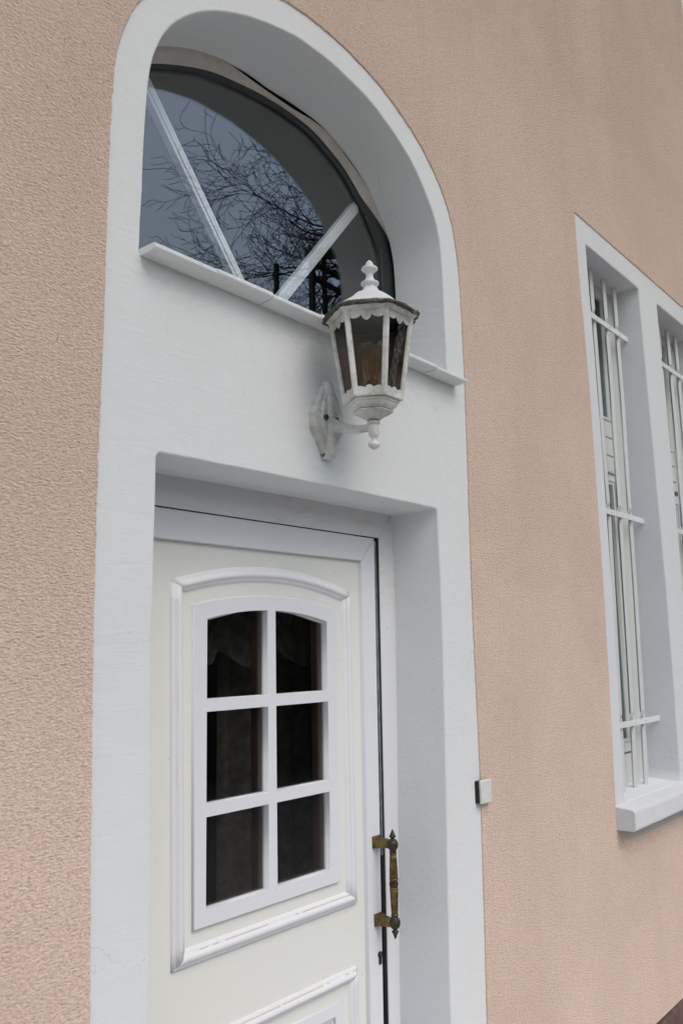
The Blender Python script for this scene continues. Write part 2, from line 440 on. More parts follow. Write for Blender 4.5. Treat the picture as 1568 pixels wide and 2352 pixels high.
# stucco sheet with cut outs, ragged edge, a few millimetres proud of the white paint
jag = lambda p, s: dens(p, .007, jit=.0030, jf=95, seed=s)
edge = jag(surround, 11); 
stoutL = [(-6, .155), (-6, 9), (16, 9), (16, .17)]
surr_ccw = surround            # left bottom -> arch -> right bottom
sur_open = dens(surround, .007, closed=False, jit=.0030, jf=95, seed=11)
sur_open = [q for q in sur_open if q[1] > .16]
wallpoly = [(16, .17), (16, 9), (-6, 9), (-6, .155)]+[(sur_open[0][0], .16)]+sur_open+[(sur_open[-1][0], .16)]
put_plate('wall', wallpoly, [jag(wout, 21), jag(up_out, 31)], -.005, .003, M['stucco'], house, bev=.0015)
bm = MB()
bm.add([(-6, .05, -.1), (-6, .05, 9), (-6, 9, 9), (-6, 9, -.1), (16, .05, -.1), (16, .05, 9), (16, 9, 9), (16, 9, -.1)], [(0, 1, 2, 3), (4, 5, 6, 7), (2, 3, 7, 6)])
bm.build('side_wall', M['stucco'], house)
rf = MB(); rf.add([(-6.3, -.5, 8.95), (16.3, -.5, 8.95), (16.3, 4.5, 11.2), (-6.3, 4.5, 11.2), (-6.3, 9.5, 8.95), (16.3, 9.5, 8.95), (-6.3, -.5, 9.1), (16.3, -.5, 9.1), (16.3, 4.5, 11.35), (-6.3, 4.5, 11.35), (-6.3, 9.5, 9.1), (16.3, 9.5, 9.1)], [(0, 1, 2, 3), (3, 2, 5, 4), (6, 7, 8, 9), (9, 8, 11, 10), (0, 1, 7, 6), (4, 5, 11, 10), (0, 3, 9, 6), (3, 4, 10, 9), (1, 2, 8, 7), (2, 5, 11, 8)])
rf.build('roof', mat_plain('roof_tiles', (.23, .09, .06), .8, bn=(20, .01)), house)
# plinth
def plinth(x0, x1, name='plinth'):
    n = int((x1-x0)/.05)+1; V = []; F = []
    for i in range(n+1):
        x = x0+(x1-x0)*i/n
        zt = .150+.060*(x-3.65)/1.0*.7+.006*noise.noise(Vector((x*9, 0, 2)))
        zt = max(.14, zt) if x > 3 else .152+.004*noise.noise(Vector((x*9, 0, 2)))
        yy = -.016+.006*noise.noise(Vector((x*7, 4, 2)))
        V += [(x, yy, -.01), (x, yy, zt-.01), (x, yy+.007, zt), (x, .01, zt+.002)]
    for i in range(n):
        for k in range(3): F.append((i*4+k, i*4+k+1, i*4+k+5, i*4+k+4))
    return mk(name, V, F, M['stone'], house)
plinth(-6, .985); plinth(2.34, 16)
# dark interior behind door, transom and windows
V = [(.7, .03, .0), (5.8, .03, .0), (5.8, 3.2, .0), (.7, 3.2, .0), (.7, .03, 3.6), (5.8, .03, 3.6), (5.8, 3.2, 3.6), (.7, 3.2, 3.6)]
mk('room', V, [(0, 1, 2, 3), (4, 5, 6, 7), (0, 3, 7, 4), (1, 2, 6, 5), (3, 2, 6, 7)], M['room'], house)

# ---- ledge of overlapping tiles under the arched window
for i in range(7):
    x0 = 1.068+i*.177; x1 = x0+.1745
    if i == 6: x1 = 2.306
    V, F = [], []
    n = 14
    for j in range(n+1):
        x = x0+(x1-x0)*j/n
        zt = 2.4705+(.0030 if i % 2 else 0); r1 = .0012*noise.noise(Vector((x*70, 1, 1))); r2 = .002*noise.noise(Vector((x*60, 5, 1)))
        V += [(x, .19, zt), (x, -.046+r1, zt+.0005), (x, -.050+r1, zt-.003), (x, -.0500+r2, zt-.010+r2*.5), (x, -.047+r2, zt-.0135+r2*.7), (x, .02, 2.455), (x, .19, 2.455)]
    m_ = 7
    for j in range(n):
        for k in range(m_): l = (k+1) % m_; F.append((j*m_+k, j*m_+l, (j+1)*m_+l, (j+1)*m_+k))
    F.append(tuple(range(m_))); F.append(tuple(n*m_+k for k in range(m_-1, -1, -1)))
    mk('ledge_tile', V, F, M['plaster'], house)

# ---- arched window above the door
ringO = spline([(1.10, 3.0), (1.200, 3.112), (1.262, 3.158), (1.356, 3.208), (1.45, 3.238), (1.52, 3.236), (1.66, 3.2325), (1.77, 3.234), (1.852, 3.240), (1.93, 3.232), (2.021, 3.190), (2.12, 3.135), (2.215, 3.055), (2.262, 2.985), (2.285, 2.9), (2.285, 2.47)], 6)
ringI = spline([(1.10, 2.95), (1.180, 3.05), (1.244, 3.097), (1.337, 3.144), (1.44, 3.184), (1.55, 3.207), (1.659, 3.221), (1.77, 3.224), (1.861, 3.216), (1.94, 3.190), (2.015, 3.156), (2.097, 3.094), (2.165, 3.020), (2.207, 2.95), (2.215, 2.86), (2.215, 2.47)], 6)
poly = ringO+ringI[::-1]
nO = len(ringO)
V = []; F = []; S = []
for (a, b) in zip(ringO, ringI):
    tp = min(1, max(0, (a[0]-2.12)/.15)); b = (b[0]+(a[0]-b[0])*tp, b[1]+(a[1]-b[1])*tp)
    V += [(a[0], .186, a[1]), (b[0], .193, b[1]), (b[0], .203, b[1])]
for i in range(nO-1):
    for k in range(2): F.append((i*3+k, i*3+k+1, i*3+k+4, i*3+k+3))
cut = 74
transom = mk('transom_window', [(a[0]+(.0), y, a[1]) for a in offs([*ringI[::-1]]+[(1.16, 2.47)], .0) for y in (.2,)], [], M['darkframe'], house) if False else None
# frame of the window: thin dark ring (thick on the right hand side)
glassO = [(1.10, 2.47)]+[(x, z) for x, z in ringI]
glassI = [(1.12, 2.49)]
for i, (x, z) in enumerate(ringI):
    j = min(i+1, len(ringI)-1); k = max(i-1, 0); d = Vector((ringI[j][0]-ringI[k][0], ringI[j][1]-ringI[k][1])).normalized()
    wdt = .012
    glassI.append((x+d.y*wdt, z-d.x*wdt))
glassI[-1] = (2.203, 2.472)
frame_out = [(1.08, 2.455)]+[(x, z) for x, z in ringO]+[(2.285, 2.455)]
transom = put_plate('transom_window', frame_out, [[(1.12, 2.475)]+glassI[1:]], .196, .235, M['darkframe'], house, bev=.0015)
k0 = max(i for i, q in enumerate(ringO) if q[1] > 2.99)+1
mk('filler_strip', V[:k0*3], [f for f in F if max(f) < k0*3], M['filler'], transom, True)
put_plate('backing_strip', [(x, z) for x, z in offs(frame_out, -.03 if area(frame_out) > 0 else .03)], [frame_out], .197, .236, M['black'], transom, bev=0)
pz = offs(glassI if area(glassI) > 0 else glassI[::-1], -.004)
put_plate('pane', pz, [], .208, .212, M['pane'], transom, bev=0, back=True)
def bar(p, q, wd, name='glazing_bar'):
    p, q = Vector(p), Vector(q); d = (q-p).normalized(); n_ = Vector((-d.y, d.x))*wd/2
    # profiled bar: raised centre with two stepped flats
    V, F = [], []
    for e in (p, q):
        for u, y in ((-1, .240), (-1, .220), (-.45, .2195), (-.4, .216), (.4, .216), (.45, .2195), (1, .220), (1, .240)):
            c = e+n_*u; V.append((c.x, y, c.y))
    for k in range(8): l = (k+1) % 8; F.append((k, l, 8+l, 8+k))
    F += [tuple(range(8)), tuple(range(15, 7, -1))]
    return mk(name, V, F, M['leaf'], transom)
bar((1.215, 3.10), (1.655, 2.532), .033)
bar((2.128, 3.10), (1.690, 2.575), .033)

# ---- door frame (fixed), mitred members
FY = .170
def member(name, poly, yf, yb, mat, parent, bev=.0015): return put_plate(name, poly, [], yf, yb, mat, parent, bev=bev)
dframe = member('door_frame', [(1.05, 2.062), (2.190, 2.063), (2.110, 1.9655), (1.16, 1.9655)], FY, .25, M['frame'], house)
member('frame_post', [(2.1905, 2.0622), (2.1105, 1.9650), (2.0905, .02), (2.172, .02)], FY, .25, M['frame'], dframe)
member('frame_post', [(1.05, 2.062), (1.05, .02), (1.155, .02), (1.1595, 1.965)], FY, .25, M['frame'], dframe)
put_plate('backing', rect(1.13, .02, 2.13, 2.0), [rect(1.395, 1.02, 1.885, 1.755)], .2155, .24, M['black'], dframe, bev=0)

# ---- the door
door = put_plate('front_door', [(1.165, .03), (1.235, .10), (1.2295, 1.8900), (1.1595, 1.9620)], [], FY, .21, M['leaf'], house, bev=.002)
member('top_rail', [(1.160, 1.9622), (1.230, 1.8902), (2.0215, 1.8902), (2.0858, 1.9622)], FY, .21, M['leaf'], door, .002)
member('stile', [(2.0865, 1.9618), (2.0222, 1.8897), (2.0075, .10), (2.066, .03)], FY, .21, M['leaf'], door, .002)
member('bottom_rail', [(1.166, .0298), (2.065, .0298), (2.007, .0998), (1.236, .0998)], FY, .21, M['leaf'], door, .002)
# flap seals in the gap
bbox('seal', 2.0895, 2.0985, .174, .214, 1.045, 1.955, M['seal'], door)
put_plate('gasket', [(2.1035, 1.9640), (2.1112, 1.9652), (2.0910, .03), (2.0833, .03)], [], .1725, .216, M['black'], dframe, bev=.0005)
put_plate('gasket', [(1.17, 1.9648), (2.1035, 1.9648), (2.1035, 1.9662), (1.17, 1.9662)], [], .1725, .216, M['black'], dframe, bev=0)
bbox('seal', 2.073, 2.081, .186, .214, .05, .74, M['seal'], door)
bbox('seal', 1.25, 2.08, .178, .2, 1.9605, 1.9625, M['seal'], door)
PY = .184
# glazing openings
def archz(x, zc, zp, half=.22, cx=1.6415): return zp-(zp-zc)*((x-cx)/half)**2
cols = [(1.4195, 1.6265), (1.6565, 1.8625)]
rowsz = [(1.0485, 1.2505), (1.2800, 1.4895), (1.5195, None)]
holes = []
for (x0, x1) in cols:
    for (z0, z1) in rowsz:
        if z1: holes.append(rect(x0, z0, x1, z1))
        else:
            top = [(x1-(x1-x0)*k/10, archz(x1-(x1-x0)*k/10, 1.7085, 1.7335)) for k in range(11)]
            holes.append([(x0, z0), (x1, z0)]+top)
ins_top = [(1.9050-(1.905-1.3760)*k/24, archz(1.9050-(1.905-1.3760)*k/24, 1.7415, 1.771, .2645, 1.6405)) for k in range(25)]
insert_out = [(1.3830, 1.0115), (1.9000, 1.0115)]+ins_top
inner_hole = [(1.40, 1.03), (1.88, 1.03), (1.88, 1.70), (1.64, 1.75), (1.40, 1.70)]
panel_out = [(1.225, .09), (2.020, .09), (2.0345, 1.90), (1.220, 1.90)]
low_hole = rect(1.40, .28, 1.865, .670)
put_plate('panel', panel_out, [inner_hole, low_hole], PY, .20, M['cream'], door, bev=0)
put_plate('glazing_frame', insert_out, holes, PY-.009, .199, M['leaf'], door, bev=.0022, segs=2, hole_bev=.0012)
for i, h in enumerate(holes):
    put_plate('pane', offs(h if area(h) > 0 else h[::-1], -.003), [], .1925, .1960, M['doorpane'], door, bev=0, back=True)
# brown inner rebates seen through the glass
wb_ = MB()
for (x0, x1) in cols:
    wb_.box(x1-.001, x1+.012, .2005, .235, 1.04, 1.72)
for z in (1.2495, 1.4885): wb_.box(1.41, 1.87, .2005, .23, z+.001, z+.012)
wb_.build('inner_rebate', M['wood'], door)
# mouldings
PROF = [(0, 0), (.04, .006), (.12, .0075), (.2, .0078), (.26, .011), (.36, .0155), (.48, .0175), (.6, .0165), (.68, .0125), (.72, .009), (.80, .0085), (.86, .0075), (.92, .0035), (1., 0)]
def moulding(outer, inner, mat, strips=()):
    if len(outer) == 2:
        outer = [(outer[0][0]+(outer[1][0]-outer[0][0])*k/20, outer[0][1]+(outer[1][1]-outer[0][1])*k/20) for k in range(21)]
        inner = [(inner[0][0]+(inner[1][0]-inner[0][0])*k/20, inner[0][1]+(inner[1][1]-inner[0][1])*k/20) for k in range(21)]
    V, F = [], []; n = len(PROF)
    for a, b in zip(outer, inner):
        for u, h in PROF: V.append((a[0]+(b[0]-a[0])*u, PY+.0003-h, a[1]+(b[1]-a[1])*u))
    for i in range(len(outer)-1):
        for k in range(n-1): F.append((i*n+k, i*n+k+1, (i+1)*n+k+1, (i+1)*n+k))
    for e in (0, len(outer)-1): F.append(tuple(e*n+k for k in range(n)))
    o = mk('moulding', V, F, mat, door, [True]*(len(F)-2)+[False]*2)
    if strips:
        o.data.materials.append(M['barewood'])
        for p in o.data.polygons:
            i, k = p.index//(n-1), p.index % (n-1)
            if p.index < (len(outer)-1)*(n-1) and k in strips and noise.noise(Vector((i*.045, k*7.3, outer[0][1]*9)))+.5*noise.noise(Vector((i*.31, k*3.3, 2.))) > (-.22 if k in (9, 3) else .05): p.material_index = 1
    return o
N_ = 28
oT = [(1.3100+(1.9730-1.3100)*k/N_,) for k in range(N_+1)]
oT = [(x[0], archz(x[0], 1.7965, 1.846, .3315, 1.6415)) for x in oT]
iT = [(1.3490+(1.9345-1.3490)*k/N_,) for k in range(N_+1)]
iT = [(x[0], archz(x[0], 1.7685, 1.8055, .2928, 1.6415)) for x in iT]
moulding(oT, iT, M['worn_v'])
moulding([(1.3100, 1.7960), (1.3240, .9390)], [(1.3488, 1.7680), (1.3640, .9785)], M['worn_v'])
moulding([(1.9733, 1.7960), (1.9765, .9390)], [(1.9350, 1.7680), (1.9325, .9785)], M['worn_v'])
def seg(a, b, n=90): return [(a[0]+(b[0]-a[0])*k/n, a[1]+(b[1]-a[1])*k/n) for k in range(n+1)]
moulding(seg((1.3248, .9388), (1.9760, .9388)), seg((1.3648, .9783), (1.9320, .9783)), M['worn_v'], (9,))
moulding(seg((1.3248, .7805), (1.9740, .7805)), seg((1.3648, .7445), (1.9340, .7445)), M['worn_v'], (3,))
moulding([(1.3243, .780), (1.326, .17)], [(1.3643, .744), (1.366, .21)], M['worn_v'])
moulding([(1.9738, .780), (1.970, .17)], [(1.9338, .744), (1.930, .21)], M['worn_v'])
moulding(seg((1.326, .1695), (1.970, .1695)), seg((1.366, .2095), (1.930, .2095)), M['worn'])
put_plate('raised_panel', rect(1.3900, .24, 1.9040, .7135), [rect(1.42, .28, 1.8720, .6810)], PY-.008, .198, M['leaf'], door, bev=.002)
put_plate('raised_panel', rect(1.40, .26, 1.89, .70), [], PY+.006, .199, M['cream'], door, bev=.001)
# lock
lk = MB(); 
V, F = lathe(0, 0, [(.0085, 0), (.0085, .004)], 16)
lk.add([(2.0605+x, FY-z, .787+y) for x, y, z in V], F)
lk.box(2.0555, 2.0655, FY-.004, FY, .762, .787)
lk.build('lock_cylinder', M['bolt'], door)
bbox('keyway', 2.0595, 2.0615, FY-.0046, FY-.003, .781, .793, M['steel'], door)
# handle: two brass brackets and a turned bar
hx, hy = 2.055, .110
hm = MB()
for z in (1.088, .880):
    a = [(2.038, FY, z+.017), (2.074, FY, z+.017), (2.074, FY, z-.015), (2.038, FY, z-.015)]
    b = [(2.046, FY-.025, z+.012), (2.066, FY-.025, z+.012), (2.066, FY-.025, z-.012), (2.046, FY-.025, z-.012)]
    c = [(2.048, hy, z+.010), (2.062, hy, z+.010), (2.062, hy, z-.010), (2.048, hy, z-.010)]
    V = [(x, y-.0, zz) for x, y, zz in a]+b+c
    F = [(0, 1, 2, 3), (8, 9, 10, 11)]+[(r*4+k, r*4+(k+1) % 4, (r+1)*4+(k+1) % 4, (r+1)*4+k) for r in range(2) for k in range(4)]
    hm.add(V, F)
flute = lambda a, z: 1-.22*(abs(math.sin(a*4)) < .42)
for (z0, z1, r0, r1) in ((1.064, .994, .0096, .0122), (.973, .901, .0120, .0094)):
    V, F = lathe(hx, hy, [(r0*.8, z0+.002), (r0, z0), (r0, z0-.004)], 48); hm.add(V, F, True)
    V, F = lathe(hx, hy, [(r0+(r1-r0)*t, z0-.004+(z1+.004-z0+.004)*t) for t in [k/8 for k in range(9)]], 64, flute); hm.add(V, F, True)
    V, F = lathe(hx, hy, [(r1, z1+.004), (r1, z1), (r1*.8, z1-.002)], 48); hm.add(V, F, True)
hm.build('handle', M['brass'], door)
pf = [(.0004, 1.1290), (.002, 1.1275), (.0045, 1.121), (.0075, 1.1135), (.0096, 1.1105), (.0092, 1.108), (.0055, 1.1055), (.0055, 1.103), (.009, 1.1015), (.0138, 1.096), (.0158, 1.0880), (.0148, 1.080), (.010, 1.0735), (.0085, 1.071), (.0102, 1.0685), (.0102, 1.065), (.008, 1.0635)]
dim = lambda a, z: 1-.10*max(0, math.cos(a*6))*max(0, 1-abs(z-1.088)/.012)
V, F = lathe(hx, hy, pf, 36, dim); mk('handle_knob', V, F, M['bronze'], door, True)
V, F = lathe(hx, hy, [(.009, .993), (.0118, .9905), (.0118, .988), (.0098, .9865), (.0132, .9845), (.0132, .9815), (.0098, .980), (.0118, .9785), (.0118, .976), (.009, .974)], 36); mk('handle_ring', V, F, M['bronze'], door, True)
V, F = lathe(hx, hy, [(r, 1.968-z) for r, z in pf], 36, lambda a, z: 1-.10*max(0, math.cos(a*6))*max(0, 1-abs(z-.880)/.012)); mk('handle_knob', V, F, M['bronze'], door, True)
# net curtain with swags hanging inside behind the door glass
cv, cf = [], []
NX, NZ = 120, 30
for i in range(NX+1):
    for j in range(NZ+1):
        x = 1.45+.95*i/NX; q = abs(((x-1.62)/.22) % 1-.5)*2
        zb = 1.585+.05*q*q
        t_ = j/NZ; z = zb+(1.80-zb)*t_
        y = .34+.006*math.sin(x*95+t_*2)+.010*math.sin(t_*18-q*q*5)*(1-t_)
        cv.append((x, y, z))
for i in range(NX):
    for j in range(NZ):
        a = i*(NZ+1)+j; cf.append((a, a+1, a+NZ+2, a+NZ+1))
mk('swag_curtain', cv, cf, M['curtain'], house, True)
cv, cf = [], []
for i in range(61):
    x = 1.75+.5*i/60
    for z in (.6, 1.2, 1.8): cv.append((x, .50+.02*math.sin(x*70), z))
for i in range(60):
    for k in range(2): cf.append((i*3+k, i*3+k+1, i*3+k+4, i*3+k+3))
mk('side_curtain', cv, cf, M['curtain'], house, True)

# ---- barred windows
def lerpx(tab, z):
    tab = sorted(tab, key=lambda t: t[0])
    if z <= tab[0][0]: return tab[0][1]
    for (a, xa), (b, xb) in zip(tab[:-1], tab[1:]):
        if z <= b: return xa+(xb-xa)*(z-a)/(b-a)
    return tab[-1][1]
CB = [3.126, 2.219, 1.294]
BX = [[(1.0, 3.55), (2.2, 3.60), (3.4, 3.585)], [(1.0, 3.682), (2.2, 3.73), (3.4, 3.71)], [(1.03, 3.811), (1.4, 3.838), (2.06, 3.856), (2.3, 3.863), (2.8, 3.870), (3.4, 3.862)], [(1.03, 3.937), (1.4, 3.962), (2.06, 3.988), (2.3, 3.984), (2.8, 3.998), (3.4, 3.992)]]
def barred_window(dx, second=False):
    Xo = dx
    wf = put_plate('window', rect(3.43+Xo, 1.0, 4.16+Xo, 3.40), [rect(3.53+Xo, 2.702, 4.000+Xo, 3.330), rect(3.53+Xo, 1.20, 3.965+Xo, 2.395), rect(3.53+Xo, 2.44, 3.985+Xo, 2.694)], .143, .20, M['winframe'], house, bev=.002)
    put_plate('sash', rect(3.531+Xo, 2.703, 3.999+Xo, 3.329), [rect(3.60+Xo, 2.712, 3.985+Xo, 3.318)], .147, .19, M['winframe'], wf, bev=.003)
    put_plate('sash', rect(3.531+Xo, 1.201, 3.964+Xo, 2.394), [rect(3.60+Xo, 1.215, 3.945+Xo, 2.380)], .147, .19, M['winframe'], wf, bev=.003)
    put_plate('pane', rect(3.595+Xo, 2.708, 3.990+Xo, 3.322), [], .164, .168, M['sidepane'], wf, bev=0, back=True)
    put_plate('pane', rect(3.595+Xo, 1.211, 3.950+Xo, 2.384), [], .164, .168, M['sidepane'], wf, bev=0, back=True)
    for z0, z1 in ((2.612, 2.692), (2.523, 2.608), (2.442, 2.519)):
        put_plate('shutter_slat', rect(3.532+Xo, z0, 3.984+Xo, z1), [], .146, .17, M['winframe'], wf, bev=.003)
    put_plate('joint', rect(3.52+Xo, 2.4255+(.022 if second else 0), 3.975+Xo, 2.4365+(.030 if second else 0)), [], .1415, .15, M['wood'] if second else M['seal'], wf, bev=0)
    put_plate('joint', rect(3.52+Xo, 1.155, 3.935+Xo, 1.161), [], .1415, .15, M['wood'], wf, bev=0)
    for bi, tab in enumerate(BX):
        V, F = [], []; zs = [1.012]
        z = 1.012
        marks = sorted([1.012, 3.375]+[c+d for c in CB for d in (-.045, -.02, .02, .045)]+[1.2, 1.6, 1.9, 2.4, 2.6, 2.8, 3.0])
        for z in marks:
            dmin = min(abs(z-c) for c in CB); a = math.pi/4 if dmin > .03 else 0.0
            if z < 1.02 or z > 3.37: a = math.pi/4
            cx = lerpx(tab, z)+Xo
            if second: cx = lerpx(tab, z)+Xo
            r = .0098 if dmin > .03 else .0088
            for k in range(4):
                an = math.pi/4+a+k*math.pi/2; V.append((cx+r*math.cos(an)*1.15, .092+r*math.sin(an)*1.15, z))
        n = len(marks)
        for i in range(n-1):
            for k in range(4): l = (k+1) % 4; F.append((i*4+k, i*4+l, (i+1)*4+l, (i+1)*4+k))
        F += [(3, 2, 1, 0), tuple((n-1)*4+k for k in range(4))]
        mk('bar', V, F, M['iron'], wf)
    for c in CB:
        mb = MB(); xa = 3.40+Xo; xb = 4.150+Xo
        V, F = box(xa, xb, .0765, .0825, c-.0125, c+.0125); mb.add(V, F)
        for tab in BX:
            cx = lerpx(tab, c)+Xo; V, F = lathe(0, 0, [(.0045, 0), (.004, .002), (.0015, .003)], 8)
            mb.add([(cx+x, .0765-z, c+y) for x, y, z in V], F, True)
        mb.box(xa, xb, .0835, .088, c-.0125, c+.0125) if False else None
        mb.build('crossbar', M['iron'], wf)
    return wf
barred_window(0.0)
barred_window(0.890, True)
# window sill
sillV = []; sillF = []
xs = [3.351+(5.22-3.351)*k/40 for k in range(41)]
sill_prof = [(.146, 1.024), (.0, 1.014), (-.070, 1.0065), (-.077, 1.003), (-.0795, .995), (-.0795, .940), (-.077, .932), (-.070, .9285), (.0, .9285), (.02, .9285), (.146, .9285)]
for i, x in enumerate(xs):
    for (y, z) in sill_prof:
        j = .0015*noise.noise(Vector((x*12, y*40, z*30)))
        xx = x+(.004 if i == 0 else 0)*0; sillV.append((xx+(.002*noise.noise(Vector((y*60, z*60, 1))) if i == 0 else 0), y+j, z+j))
n = len(sill_prof)
for i in range(40):
    for k in range(n): l = (k+1) % n; sillF.append((i*n+k, i*n+l, (i+1)*n+l, (i+1)*n+k))
sillF += [tuple(range(n)), tuple(40*n+k for k in range(n-1, -1, -1))]
mk('window_sill', sillV, sillF, M['plaster2'], house)
cem = [(3.425, .935), (3.428, .905), (3.445, .886), (3.475, .878), (3.56, .873), (3.634, .870), (3.75, .873), (3.834, .870), (3.963, .873), (4.114, .870), (4.5, .872), (5.15, .872), (5.15, .935)]
put_plate('cement_strip', dens(cem, .015, jit=.003, jf=60, seed=8), [], -.0072, -.004, M['cement'], house, bev=.0008)

# ------------------------------------------------------------------ wall lantern
AX, AY = 1.655, -.162
lan = empty('wall_lantern', (1.657, 0, 2.118), 'weathered white six sided wall lantern with smoked panes and mossy roof rim', 'wall lamp')
HA = 0.0      # corners at 60k so that faces look along -Y
def hexring(r, z, nsub=1, rnd=0.):
    pts = []
    for k in range(6):
        a0 = HA+k*math.pi/3; a1 = a0+math.pi/3
        p = Vector((math.cos(a0), math.sin(a0))); q = Vector((math.cos(a1), math.sin(a1)))
        for j in range(nsub):
            v = p+(q-p)*(j/nsub)
            if rnd: v = v*(1-rnd)+v.normalized()*rnd*.96
            pts.append((AX+v.x*r, AY+v.y*r, z))
    return pts
def stack(rings, caps=True):
    V, F = [], []; n = len(rings[0])
    for r in rings: V += r
    for i in range(len(rings)-1):
        for k in range(n): l = (k+1) % n; F.append((i*n+k, i*n+l, (i+1)*n+l, (i+1)*n+k))
    if caps: F += [tuple(range(n-1, -1, -1)), tuple(range((len(rings)-1)*n, len(rings)*n))]
    return V, F
def hexobj(name, prof, mat, nsub=1, rnd=0., smooth=False, caps=True, jit=0):
    rs = [hexring(r, z, nsub, rnd) for r, z in prof]
    if jit: rs = [[(x+jit*noise.noise(Vector((x*60, y*60, z*60+3))), y+jit*noise.noise(Vector((x*60, y*60, z*60+7))), z+jit*.7*noise.noise(Vector((x*50, y*50, z*50)))) for x, y, z in r] for r in rs]
    V, F = stack(rs, caps); return mk(name, V, F, mat, lan, smooth)
# backplate, bolts, arm
pl_out = [(1.643, 2.304), (1.673, 2.304), (1.699, 2.276), (1.718, 2.236), (1.720, 2.192), (1.697, 2.160), (1.678, 2.128), (1.640, 2.122), (1.618, 2.158), (1.599, 2.185), (1.597, 2.222), (1.612, 2.254)]
V, F, S = plate(pl_out, [], -.020, .0, bev=.008, segs=2)
bp_ = MB(); bp_.add(V, F, False)
V, F, S = plate([(1.648, 2.298), (1.668, 2.298), (1.684, 2.262), (1.692, 2.232), (1.692, 2.195), (1.678, 2.165), (1.668, 2.135), (1.648, 2.135), (1.638, 2.165), (1.624, 2.195), (1.624, 2.232), (1.632, 2.262)], [], -.026, -.015, bev=.006, segs=2)
bp_.add(V, F, False)
sp = spline([(-.021, 2.312), (-.028, 2.295), (-.029, 2.265), (-.031, 2.235), (-.034, 2.20), (-.032, 2.165), (-.028, 2.142), (-.030, 2.130), (-.028, 2.116), (-.014, 2.110)], 4)
V, F = [], []
for (y, z) in sp:
    for dx, dy in ((-.016, .012), (-.013, .002), (-.005, -.004), (.005, -.004), (.013, .002), (.016, .012)): V.append((1.657+dx, y+dy, z))
n = 6
for i in range(len(sp)-1):
    for k in range(n-1): F.append((i*n+k, i*n+k+1, (i+1)*n+k+1, (i+1)*n+k))
F += [tuple(range(n)), tuple((len(sp)-1)*n+k for k in range(n-1, -1, -1))]
bp_.add(V, F, True)
bp_.build('backplate', M['lantern'], lan)
for (bx, by_, bz, rr, ln) in ((1.6345, -.020, 2.2135, .0072, .010), (1.676, -.020, 2.2135, .0072, .010)):
    V, F = lathe(0, 0, [(rr*.7, 0), (rr*.7, ln*.5), (rr, ln*.5), (rr, ln), (rr*.75, ln*1.25)], 12)
    mk('bolt', [(bx+x, by_-z, bz+y) for x, y, z in V], F, M['bolt'], lan)
upc = spline([(-.022, 2.250), (-.030, 2.222), (-.047, 2.207), (-.071, 2.194), (-.098, 2.184), (-.125, 2.178), (-.155, 2.176)], 5)
loc = spline([(-.022, 2.160), (-.034, 2.176), (-.048, 2.174), (-.071, 2.167), (-.098, 2.161), (-.125, 2.159), (-.155, 2.161)], 5)
V, F = [], []
for i, ((yu, zu), (yl, zl)) in enumerate(zip(upc, loc)):
    t = i/(len(upc)-1); hw = .0085*(1-t)+.0075*t
    hh = zu-zl
    for dx, f_ in ((-hw*.55, 0), (-hw, .10), (-hw, .22), (-hw*.62, .34), (-hw*.62, .66), (-hw, .8), (-hw, .92), (-hw*.5, 1), (hw*.5, 1), (hw, .92), (hw, .8), (hw*.62, .66), (hw*.62, .34), (hw, .22), (hw, .10), (hw*.55, 0)):
        V.append((AX+dx, yl+(yu-yl)*f_, zl+hh*f_))
n = 16
for i in range(len(upc)-1):
    for k in range(n): l = (k+1) % n; F.append((i*n+k, i*n+l, (i+1)*n+l, (i+1)*n+k))
F += [tuple(range(n)), tuple((len(upc)-1)*n+k for k in range(n-1, -1, -1))]
mk('arm', V, F, M['lantern'], lan, True)
V, F = lathe(AX, AY, [(.0005, 2.1095), (.004, 2.1105), (.010, 2.1145), (.0148, 2.119), (.0152, 2.1235), (.012, 2.128), (.0062, 2.1305), (.0052, 2.135), (.0066, 2.1395), (.0105, 2.1435), (.0128, 2.1475), (.0130, 2.168), (.0132, 2.1735), (.0160, 2.1745), (.0163, 2.179), (.0150, 2.1805), (.012, 2.1808)], 28)
mk('stem', V, F, M['lantern'], lan, True)
V, F = lathe(AX, AY, [(.0118, 2.179), (.0120, 2.1805), (.0118, 2.186), (.0113, 2.188)], 24); mk('collar', V, F, M['rust'], lan, True)
# bowl under the glass body
hexobj('bowl', [(.0155, 2.1845), (.0175, 2.1835), (.022, 2.1865), (.032, 2.1920), (.042, 2.1985), (.0460, 2.2022), (.0475, 2.2040), (.0450, 2.2055), (.0500, 2.2072), (.0570, 2.2125), (.0610, 2.2180), (.0620, 2.2205), (.0618, 2.2222), (.0655, 2.2232), (.0665, 2.2265), (.0660, 2.2275), (.0640, 2.2278), (.0640, 2.2300)], M['lantern'], nsub=6, rnd=.12)
rs_ = []
for r, z in ((.0440, 2.2055), (.0505, 2.2050), (.0512, 2.2035), (.0500, 2.2020), (.0440, 2.2015)):
    ring = hexring(r, z, 12, .12); rs_.append([(x, y, zz-.0016*abs(math.sin(i*math.pi/4))) for i, (x, y, zz) in enumerate(ring)])
V, F = stack(rs_, False); mk('bowl_ridge', V, F, M['lantern'], lan, True)
ZB0, ZB1 = 2.231, 2.249     # lower hexagonal rail
RB, RT = .0745, .1045
ZT = 2.437
hexobj('lower_rail', [(RB-.002, ZB0-.002), (RB, ZB0), (RB+.0012, ZB1-.006), (RB-.004, ZB1-.006), (RB-.006, ZB0)], M['lantern'])
def Rz(z): return RB+(RT-RB)*(z-ZB0)/(ZT-ZB0)
